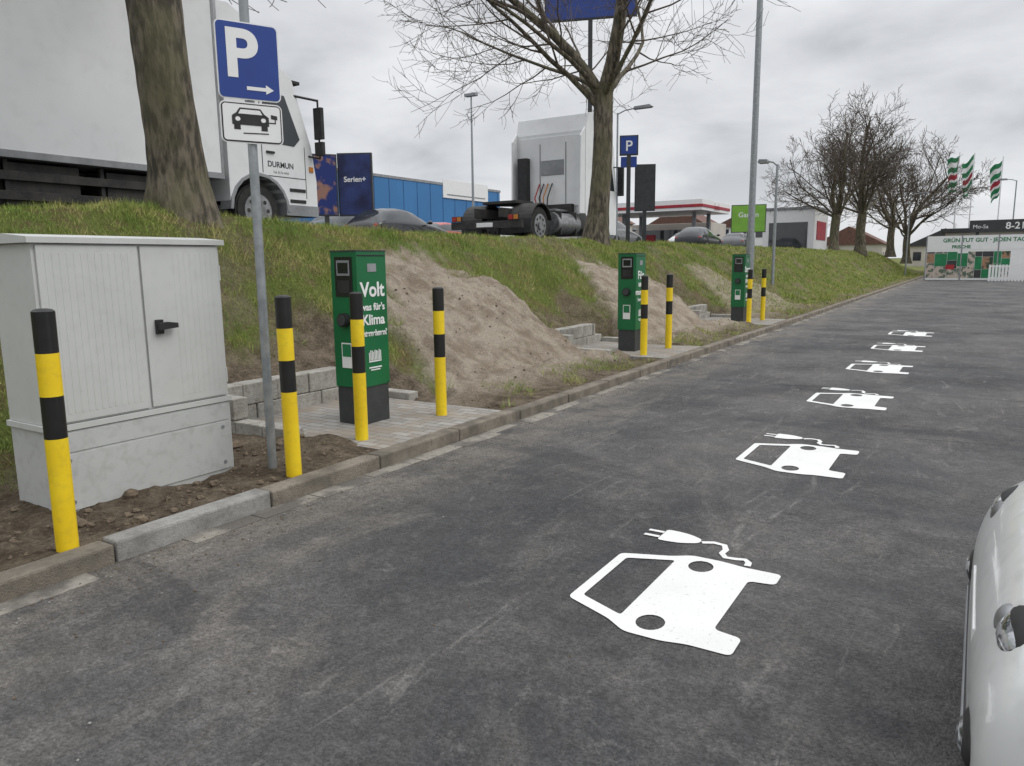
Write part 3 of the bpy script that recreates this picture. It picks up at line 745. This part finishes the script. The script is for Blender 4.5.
# ------------------------------------------------------------ cars
def car(loc,rotz,paint,sub=2):
    st=[(0.0,.20,.37,.60,.40,.50),(-.02,.18,.47,.77,.52,.64),(-.07,.18,.58,.84,.64,.68),(-.17,.18,.66,.87,.74,.68),(-.5,.18,.77,.88,.86,.66),(-1.0,.19,.86,.885,.95,.66),(-1.28,.19,.90,.885,.99,.66),
        (-1.95,.19,.93,.89,1.41,.56),(-2.8,.19,.94,.89,1.47,.57),(-3.55,.19,.95,.88,1.41,.55),(-3.98,.22,.95,.86,1.12,.58),(-4.12,.25,.90,.84,.97,.6),(-4.22,.28,.80,.78,.84,.6),(-4.25,.34,.6,.7,.62,.55)]
    vs=[];n=None
    for (x,zb,zl,w,zt,wt) in st:
        half=[(0,zb),(w*.85,zb),(w*.975,zb+.08),(w,(zb+zl)*.55),(w*.985,zl-.05),(w*.94,zl),(wt,zt-.035),(wt*.72,zt),(0,zt+.015)]
        ring=half+[(-a,z) for a,z in half[-2:0:-1]]; n=len(ring)
        vs+=[(x,a,z) for a,z in ring]
    b=MB(); gl=[];bd=[];
    for i in range(len(st)-1):
        for j in range(n):
            f=(i*n+j,i*n+(j+1)%n,(i+1)*n+(j+1)%n,(i+1)*n+j)
            jj=j if j<8 else n-1-j
            g=(6<=i<=9 and jj==5) or ((i==6 or i==9) and jj in(6,7))
            (gl if g else bd).append(f)
    bd.append(tuple(range(n))[::-1]); bd.append(tuple(range((len(st)-1)*n,len(st)*n)))
    k0=b.mi(paint);k1=b.mi(M_glass)
    b.v=vs
    for f in bd: b.f.append(list(f));b.m.append(k0);b.s.append(True)
    for f in gl: b.f.append(list(f));b.m.append(k1);b.s.append(True)
    par=b.build("parked_car",loc=loc,rot=(0,0,rotz))
    md=par.modifiers.new("s",'SUBSURF'); md.levels=sub; md.render_levels=sub
    q=MB()
    for x in(-.78,-3.4):
        for s in(-1,1):
            q.cyl((x,s*.60,.32),(x,s*.893,.32),.37,M_blackp,n=28); q.wheel((x,s*.80,.31),.31,.2,'y')
    for s in(-1,1):
        q.ell((-.225,s*.545,.585),(.170,.232,.108),M_blackp,36,20)
        q.ell((-.225,s*.545,.585),(.178,.215,.094),M_lens,36,20)
        q.ell((-.080,s*.47,.585),(.036,.055,.050),M_rim,20,12); q.ell((-.105,s*.62,.59),(.036,.045,.045),M_rim,20,12)
        q.ell((-.012,s*.60,.33),(.03,.075,.045),M_lens,20,12); q.ell((-.02,s*.60,.33),(.03,.105,.065),M_blackp,20,12)
        q.ell((-4.13,s*.68,.78),(.08,.12,.10),M_red)
        q.ell((-1.55,s*1.0,.98),(.08,.10,.07),paint); q.box(-1.6,-1.5,min(s*.86,s*.95),max(s*.86,s*.95),.93,.96,M_blackp)
        for xx in(-2.05,-2.95): q.box(xx,xx+.14,min(s*.885,s*.90),max(s*.885,s*.90),.78,.80,paint)
    q.box(-.10,.002,-.48,.48,.215,.315,M_blackp)
    for z in(.24,.27,.30): q.box(-.05,.006,-.47,.47,z-.003,z+.003,M_tgrey)
    q.box(-.14,-.052,-.28,.28,.51,.58,M_blackp)
    q.box(-.05,-.005,-.26,.26,.36,.46,M_whites)
    q.box(-.09,-.02,-.78,.78,.13,.20,M_blackp)
    o=q.build("car_details",bevel=.006); o.parent=par
    return par
car((.050,2.62,0),math.pi,M_silver,3)
U=G
for (x,y,m,r) in((-18.3,23.7,M_carblk,90),(-21.3,24.5,M_carblue,90),(-22.5,32.3,M_carred,90),(-19.4,34.6,M_silver,90),(-25,38,M_cargry,90),(-17,54,M_silver,80),(-15.5,58,M_cargry,95),(-19,60,M_carred,90),(-14.6,47,M_carblk,90),(-26,31,M_silver,90),(-15.4,36,M_cargry,90)):
    car((x,y,U),rad(r),m,1)

# ------------------------------------------------------------ buildings
b=MB()
b.box(-75,-46,44,71.5,U,9.1,M_bblue); b.box(-75.1,-45.95,43.9,71.6,9.1,9.35,M_tgrey)
for i in range(14): b.box(-46,-45.97,45+2*i,45.03+2*i,U,9.1,M_navy)
b.box(-46,-45.9,61,69,7.9,9.7,M_whites); b.box(-45.9,-45.86,61.6,68.4,8.2,8.3,M_tgrey); b.box(-46,-45.85,64,68,U,5,M_glass); b.box(-46,-45.8,50,60,3.6,4.0,M_whites)
b.box(-46,-45.9,46,62,U,3.4,M_tgrey)
b.build("blue_retail_hall",bevel=.02)
b=MB()
b.box(-29.5,-20,62,70,5.6,6.5,M_whites); b.box(-29.55,-19.95,61.95,70.05,5.85,6.1,M_pred)
for x,y in((-28,64),(-21.5,64),(-28,68),(-21.5,68)): b.box(x,x+.3,y,y+.3,U,5.6,M_tgrey)
b.box(-30,-22,71,76,U,5,M_cream); b.box(-29,-23,70.95,71,U+.6,4.4,M_glass)
for x in(-26.5,-23): b.box(x,x+.8,66,66.5,U,3.8,M_pred)
o=b.build("petrol_station",bevel=.02)
text("lettering","bank",(-19.93,66,5.75),.8,M_pred,o)
def house(x,y,w,d,h,rh,wall,roof,z=0):
    b=MB(); b.box(x,x+w,y,y+d,z,z+h,wall)
    b.prism([(x-.4,z+h),(x+w/2,z+h+rh),(x+w+.4,z+h)],'y',y-.3,y+d+.3,roof)
    for i in range(int(w//2.5)):
        for zz in ([1.0] if h<4 else [1.0,3.6]): b.box(x+.9+i*2.5,x+2.0+i*2.5,y-.04,y-.001,z+zz,z+zz+1.3,M_glass)
    for i in range(int(d//2.5)):
        b.box(x+w+.001,x+w+.04,y+.9+i*2.5,y+2+i*2.5,z+1,z+2.3,M_glass)
    b.build("house")
house(-21,118,9,9,3.4,2.6,M_cream,M_roof); house(-34,112,11,9,5.2,2.8,M_whites,M_roof,1.0); house(-10,132,10,9,3.2,2.6,M_cream,M_dgrey); house(-48,120,10,9,5.5,3,M_cream,M_roof,1.5); house(-60,110,10,9,5.5,3,M_cream,M_roof,2)
b=MB(); b.box(-15.5,-11.5,64,70,U,5.4,M_whites); b.box(-15.6,-11.4,63.9,70.1,5.4,5.6,M_tgrey); b.box(-15,-12,63.95,64,U+.3,4.4,M_glass); b.box(-11.5,-11.45,65,69,3,4.5,M_pred); b.build("white_pavilion",bevel=.02)

# end of lane: advertising fence, market front
b=MB(); FY=57
b.box(-3.2,12,FY,FY+.08,.02,1.95,M_whites); b.box(-3.2,12,FY-.01,FY+.1,1.95,2.85,M_whites)
cols=[M_ppic,M_pgreen,M_ppic2,M_dgrey,M_pgreen,M_ppic,M_ppic2,M_pgreen]
x=-3.1; rr=random.Random(8)
while x<1.2:
    w=rr.uniform(.35,.8); z0=.15
    while z0<1.75:
        h=min(rr.uniform(.5,1.0),1.85-z0); b.box(x,x+w-.02,FY-.014,FY-.001,z0,z0+h-.02,cols[rr.randrange(len(cols))]); z0+=h
    x+=w
b.box(-2.0,-1.5,FY-.016,FY-.0145,.7,1.0,M_pred)
for x in frange(-3.2,12,2.0): b.box(x,x+.07,FY-.03,FY-.017,0,2.9,M_tgrey)
o=b.build("advertising_fence")
b=MB(); x=.4
b.box(.4,6,FY-2.02,FY-1.98,.85,.95,M_whites); b.box(.4,6,FY-2.02,FY-1.98,.15,.25,M_whites)
while x<6: b.box(x,x+.12,FY-2.05,FY-2.021,.0,1.0,M_whites); x+=.17
b.build("white_picket_barrier")
R0=(rad(90),0,0)
text("lettering","GRÜN TUT GUT · JEDEN TAG FRISCH",(0.6,FY-.02,2.45),.34,M_pgreen,o,rot=R0,bold=.008)
text("lettering","FRISCHE",(-1.2,FY-.02,2.05),.28,M_pgreen,o,rot=R0,bold=.008)
b=MB(); b.box(-.9,9,61,61.3,3.15,3.95,M_dgrey); b.box(-.5,-.3,61.05,61.25,0,3.149,M_dgrey); b.box(6,6.2,61.05,61.25,0,3.149,M_dgrey)
o=b.build("opening_hours_sign"); text("lettering","8-21",(1.75,60.98,3.33),.62,M_whites,o,rot=R0,bold=.01); text("lettering","Mo-Sa",(-.7,60.98,3.4),.36,M_whites,o,rot=R0,align='LEFT')
b=MB(); b.box(-2.5,40,66,90,0,3.3,M_cream); b.box(-2.8,40.3,65.7,90.3,3.3,3.6,M_dgrey); b.box(0,30,65.95,66,.2,2.6,M_glass); b.build("supermarket",bevel=.02)

def flag(x,y,h,mm):
    b=MB(); b.cyl((x,y,0),(x,y,h),.06,M_white,r1=.035,n=10)
    o=b.build("flag_pole"); q=MB(); nu,nv=10,14; vs=[]
    for j in range(nv+1):
        for i in range(nu+1):
            u=i/nu;v=j/nv; vs.append((x-.06-u*(.85-.3*v),y+.25*math.sin(u*6+v*3+x*2)*u,h-.25-v*2.9-u*(.6+.4*math.sin(x*3))+.12*math.sin(u*6+x*4)))
    for j in range(nv):
        mm_=M_whites if j in(2,3,6,9,12) else (M_pred if j in(7,8) else mm)
        q.add(vs,[(j*(nu+1)+i,j*(nu+1)+i+1,(j+1)*(nu+1)+i+1,(j+1)*(nu+1)+i) for i in range(nu)],mm_,True)
    f=q.build("flag_cloth",recalc=False); f.parent=o
for x,y in((-2.3,77),(-1.2,78),(.9,78)): flag(x,y,10.4 if x<0 else 9.9,M_pgreen)

# ------------------------------------------------------------ masts, lamps, signs
b=MB(); b.cyl((-6.5,25.3,.9),(-6.5,25.3,16),.11,M_galv,r1=.08,n=20); b.cyl((-6.5,25.3,.9),(-6.5,25.3,2.2),.13,M_galv,n=20)
b.box(-7.2,-5.8,25.2,25.4,15.9,16.05,M_galv); b.box(-7.3,-6.8,25.0,25.5,16.05,16.25,M_dgrey); b.box(-6.2,-5.7,25.0,25.5,16.05,16.25,M_dgrey); b.build("floodlight_mast")
def lamp(x,y,z0,h,arm,al=1.0):
    b=MB(); b.cyl((x,y,z0-.3),(x,y,h),.06,M_galv,r1=.04,n=14)
    b.tube([(x,y,h-.05),(x+arm*.3,y,h+.08),(x+arm*.7,y,h+.12)],[.03]*3,M_galv,n=8)
    b.prism([(x+arm*.65,h+.06),(x+arm*.7,h+.18),(x+arm*1.3,h+.20),(x+arm*1.4,h+.10),(x+arm*1.3,h+.06)],'y',y-.13,y+.13,M_tgrey)
    b.build("street_lamp",bevel=.01)
lamp(-6.0,26.4,.6,4.6,-.45); lamp(-14.5,32.5,U,8.1,1.2); lamp(-5.0,66,.3,6.2,.8); lamp(1.8,70,0,7.2,-.9)
b=MB(); b.cyl((-34,49,U),(-34,49,14),.12,M_galv,r1=.06,n=10); b.box(-34.5,-33.5,48.8,49.2,14,14.2,M_tgrey); b.build("light_mast")
def board(x,y,w,z0,z1,m,name,rz=0,txt=None,back=None,post=True,tm=None,ts=.4):
    b=MB(); b.box(-w/2,w/2,-.08,.08,z0,z1,m); b.box(-w/2-.05,w/2+.05,-.07,.07,z0-.05,z0-.001,M_dgrey); b.box(-w/2-.05,w/2+.05,-.07,.07,z1+.001,z1+.05,M_dgrey)
    b.box(-w/2-.05,-w/2-.001,-.07,.07,z0,z1,M_dgrey); b.box(w/2+.001,w/2+.05,-.07,.07,z0,z1,M_dgrey)
    if post: b.box(-.08,.08,-.06,.06,U-.2,z0-.051,M_dgrey)
    o=b.build(name,loc=(x,y,0),rot=(0,0,rad(rz)))
    if txt:
        for i,s in enumerate(txt): text("lettering",s,(0,-.085,(z0+z1)/2+.1-i*ts*1.3),ts,tm or M_whites,o,rot=R0,bold=.006)
    return o
board(-19.3,20.45,1.15,3.25,5.35,M_navy,"advertising_billboard",28,("Serien+",),ts=.26)
board(-20.1,19.75,.75,3.25,5.3,M_poster,"advertising_billboard",50)
board(-12.2,30.2,.75,3.6,5.4,M_dgrey,"information_board",25)
board(-13.3,51,2.1,3.3,5.0,M_lime,"shop_sign",15,("Garten",),ts=.45)
board(-13.3,27.2,3.4,10.6,12.9,M_blue,"pylon_sign",20,("MARKT",),ts=.8)
o=board(-12.0,28.0,.62,5.6,6.25,M_blue,"parking_area_sign",22,ts=.5)
text("lettering","P",(0,-.085,5.72),.55,M_whites,o,rot=R0,bold=.006)
b=MB(); b.box(-.31,.31,-.05,.05,5.1,5.5,M_blue); q=b.build("lower_plate"); q.parent=o

# ------------------------------------------------------------ world, sun, camera
w=bpy.data.worlds.new("World"); scene.world=w; w.use_nodes=True; t=w.node_tree; N,L=t.nodes,t.links
bg=N["Background"]; bg.inputs["Strength"].default_value=.1
sky=N.new("ShaderNodeTexSky"); sky.sky_type='NISHITA'; sky.sun_disc=False; sky.sun_elevation=rad(48); sky.sun_rotation=rad(70)
tc=N.new("ShaderNodeTexCoord"); sp=N.new("ShaderNodeSeparateXYZ"); L.new(tc.outputs["Generated"],sp.inputs[0])
def mth(op,a,bb=0.0,cl=False):
    x=N.new("ShaderNodeMath"); x.operation=op; x.use_clamp=cl
    for i,v in enumerate((a,bb)):
        if isinstance(v,(int,float)): x.inputs[i].default_value=v
        else: L.new(v,x.inputs[i])
    return x.outputs[0]
zc=mth('ADD',mth('MAXIMUM',sp.outputs["Z"],0.0),.30)
cb=N.new("ShaderNodeCombineXYZ"); L.new(mth('DIVIDE',sp.outputs["X"],zc),cb.inputs[0]); L.new(mth('DIVIDE',sp.outputs["Y"],zc),cb.inputs[1]); L.new(mth('MULTIPLY',sp.outputs["Z"],2.0),cb.inputs[2])
n1=N.new("ShaderNodeTexNoise"); n1.inputs["Scale"].default_value=1.8; n1.inputs["Detail"].default_value=7; n1.inputs["Roughness"].default_value=.52; n1.inputs["Distortion"].default_value=.25
L.new(cb.outputs[0],n1.inputs["Vector"])
n2=N.new("ShaderNodeTexNoise"); n2.inputs["Scale"].default_value=.8; n2.inputs["Detail"].default_value=3
L.new(cb.outputs[0],n2.inputs["Vector"])
fac=mth('ADD',mth('MULTIPLY',n1.outputs["Fac"],.62),mth('MULTIPLY',n2.outputs["Fac"],.38))
rp=N.new("ShaderNodeValToRGB"); E=rp.color_ramp.elements
E[0].position=.38; E[0].color=(.42,.435,.46,1); E[1].position=.59; E[1].color=(.77,.78,.80,1)
e=E.new(.47); e.color=(.59,.60,.625,1)
L.new(fac,rp.inputs["Fac"])
hz=N.new("ShaderNodeMapRange"); hz.inputs[1].default_value=.0; hz.inputs[2].default_value=.18; hz.inputs[3].default_value=.6; hz.inputs[4].default_value=0
L.new(sp.outputs["Z"],hz.inputs[0])
mh=N.new("ShaderNodeMixRGB"); mh.inputs["Color2"].default_value=(.75,.765,.79,1); L.new(hz.outputs[0],mh.inputs["Fac"]); L.new(rp.outputs["Color"],mh.inputs["Color1"])
gn=N.new("ShaderNodeMapRange"); gn.interpolation_type='SMOOTHSTEP'; gn.inputs[1].default_value=.33; gn.inputs[2].default_value=.9; gn.inputs[3].default_value=11.5; gn.inputs[4].default_value=28
L.new(sp.outputs["Z"],gn.inputs[0])
vm=N.new("ShaderNodeVectorMath"); vm.operation='SCALE'; L.new(mh.outputs["Color"],vm.inputs[0]); L.new(gn.outputs[0],vm.inputs["Scale"])
mx=N.new("ShaderNodeMixRGB"); mx.inputs["Fac"].default_value=.95; L.new(sky.outputs[0],mx.inputs["Color1"]); L.new(vm.outputs[0],mx.inputs["Color2"])
L.new(mx.outputs["Color"],bg.inputs["Color"])
sl=bpy.data.lights.new("sun",'SUN'); sl.energy=1.1; sl.angle=rad(28); sl.color=(1,.97,.92)
so=bpy.data.objects.new("sun",sl); COL.objects.link(so)
az=rad(70); el=rad(48); dv=Vector((math.sin(az)*math.cos(el),math.cos(az)*math.cos(el),math.sin(el)))
so.rotation_euler=dv.to_track_quat('Z','Y').to_euler()

th=rad(32.0); p=math.atan(121/745); ep=.0115
r_=Vector((math.cos(th),math.sin(th),0)); fh=Vector((-math.sin(th),math.cos(th),0)); Z=Vector((0,0,1))
fw=fh*math.cos(p)-Z*math.sin(p); up=fh*math.sin(p)+Z*math.cos(p)
cX=(r_-up*ep).normalized(); cY=(up+r_*ep).normalized(); cZ=-fw
cam=bpy.data.cameras.new("camera"); cam.lens=745/1024*36; cam.sensor_width=36; cam.clip_end=6000; cam.clip_start=.05
co=bpy.data.objects.new("camera",cam); COL.objects.link(co)
M=Matrix((cX,cY,cZ)).transposed().to_4x4(); M.translation=Vector((0,0,1.5)); co.matrix_world=M
scene.camera=co
scene.view_settings.view_transform='Standard'; scene.view_settings.look='None'; scene.view_settings.exposure=0
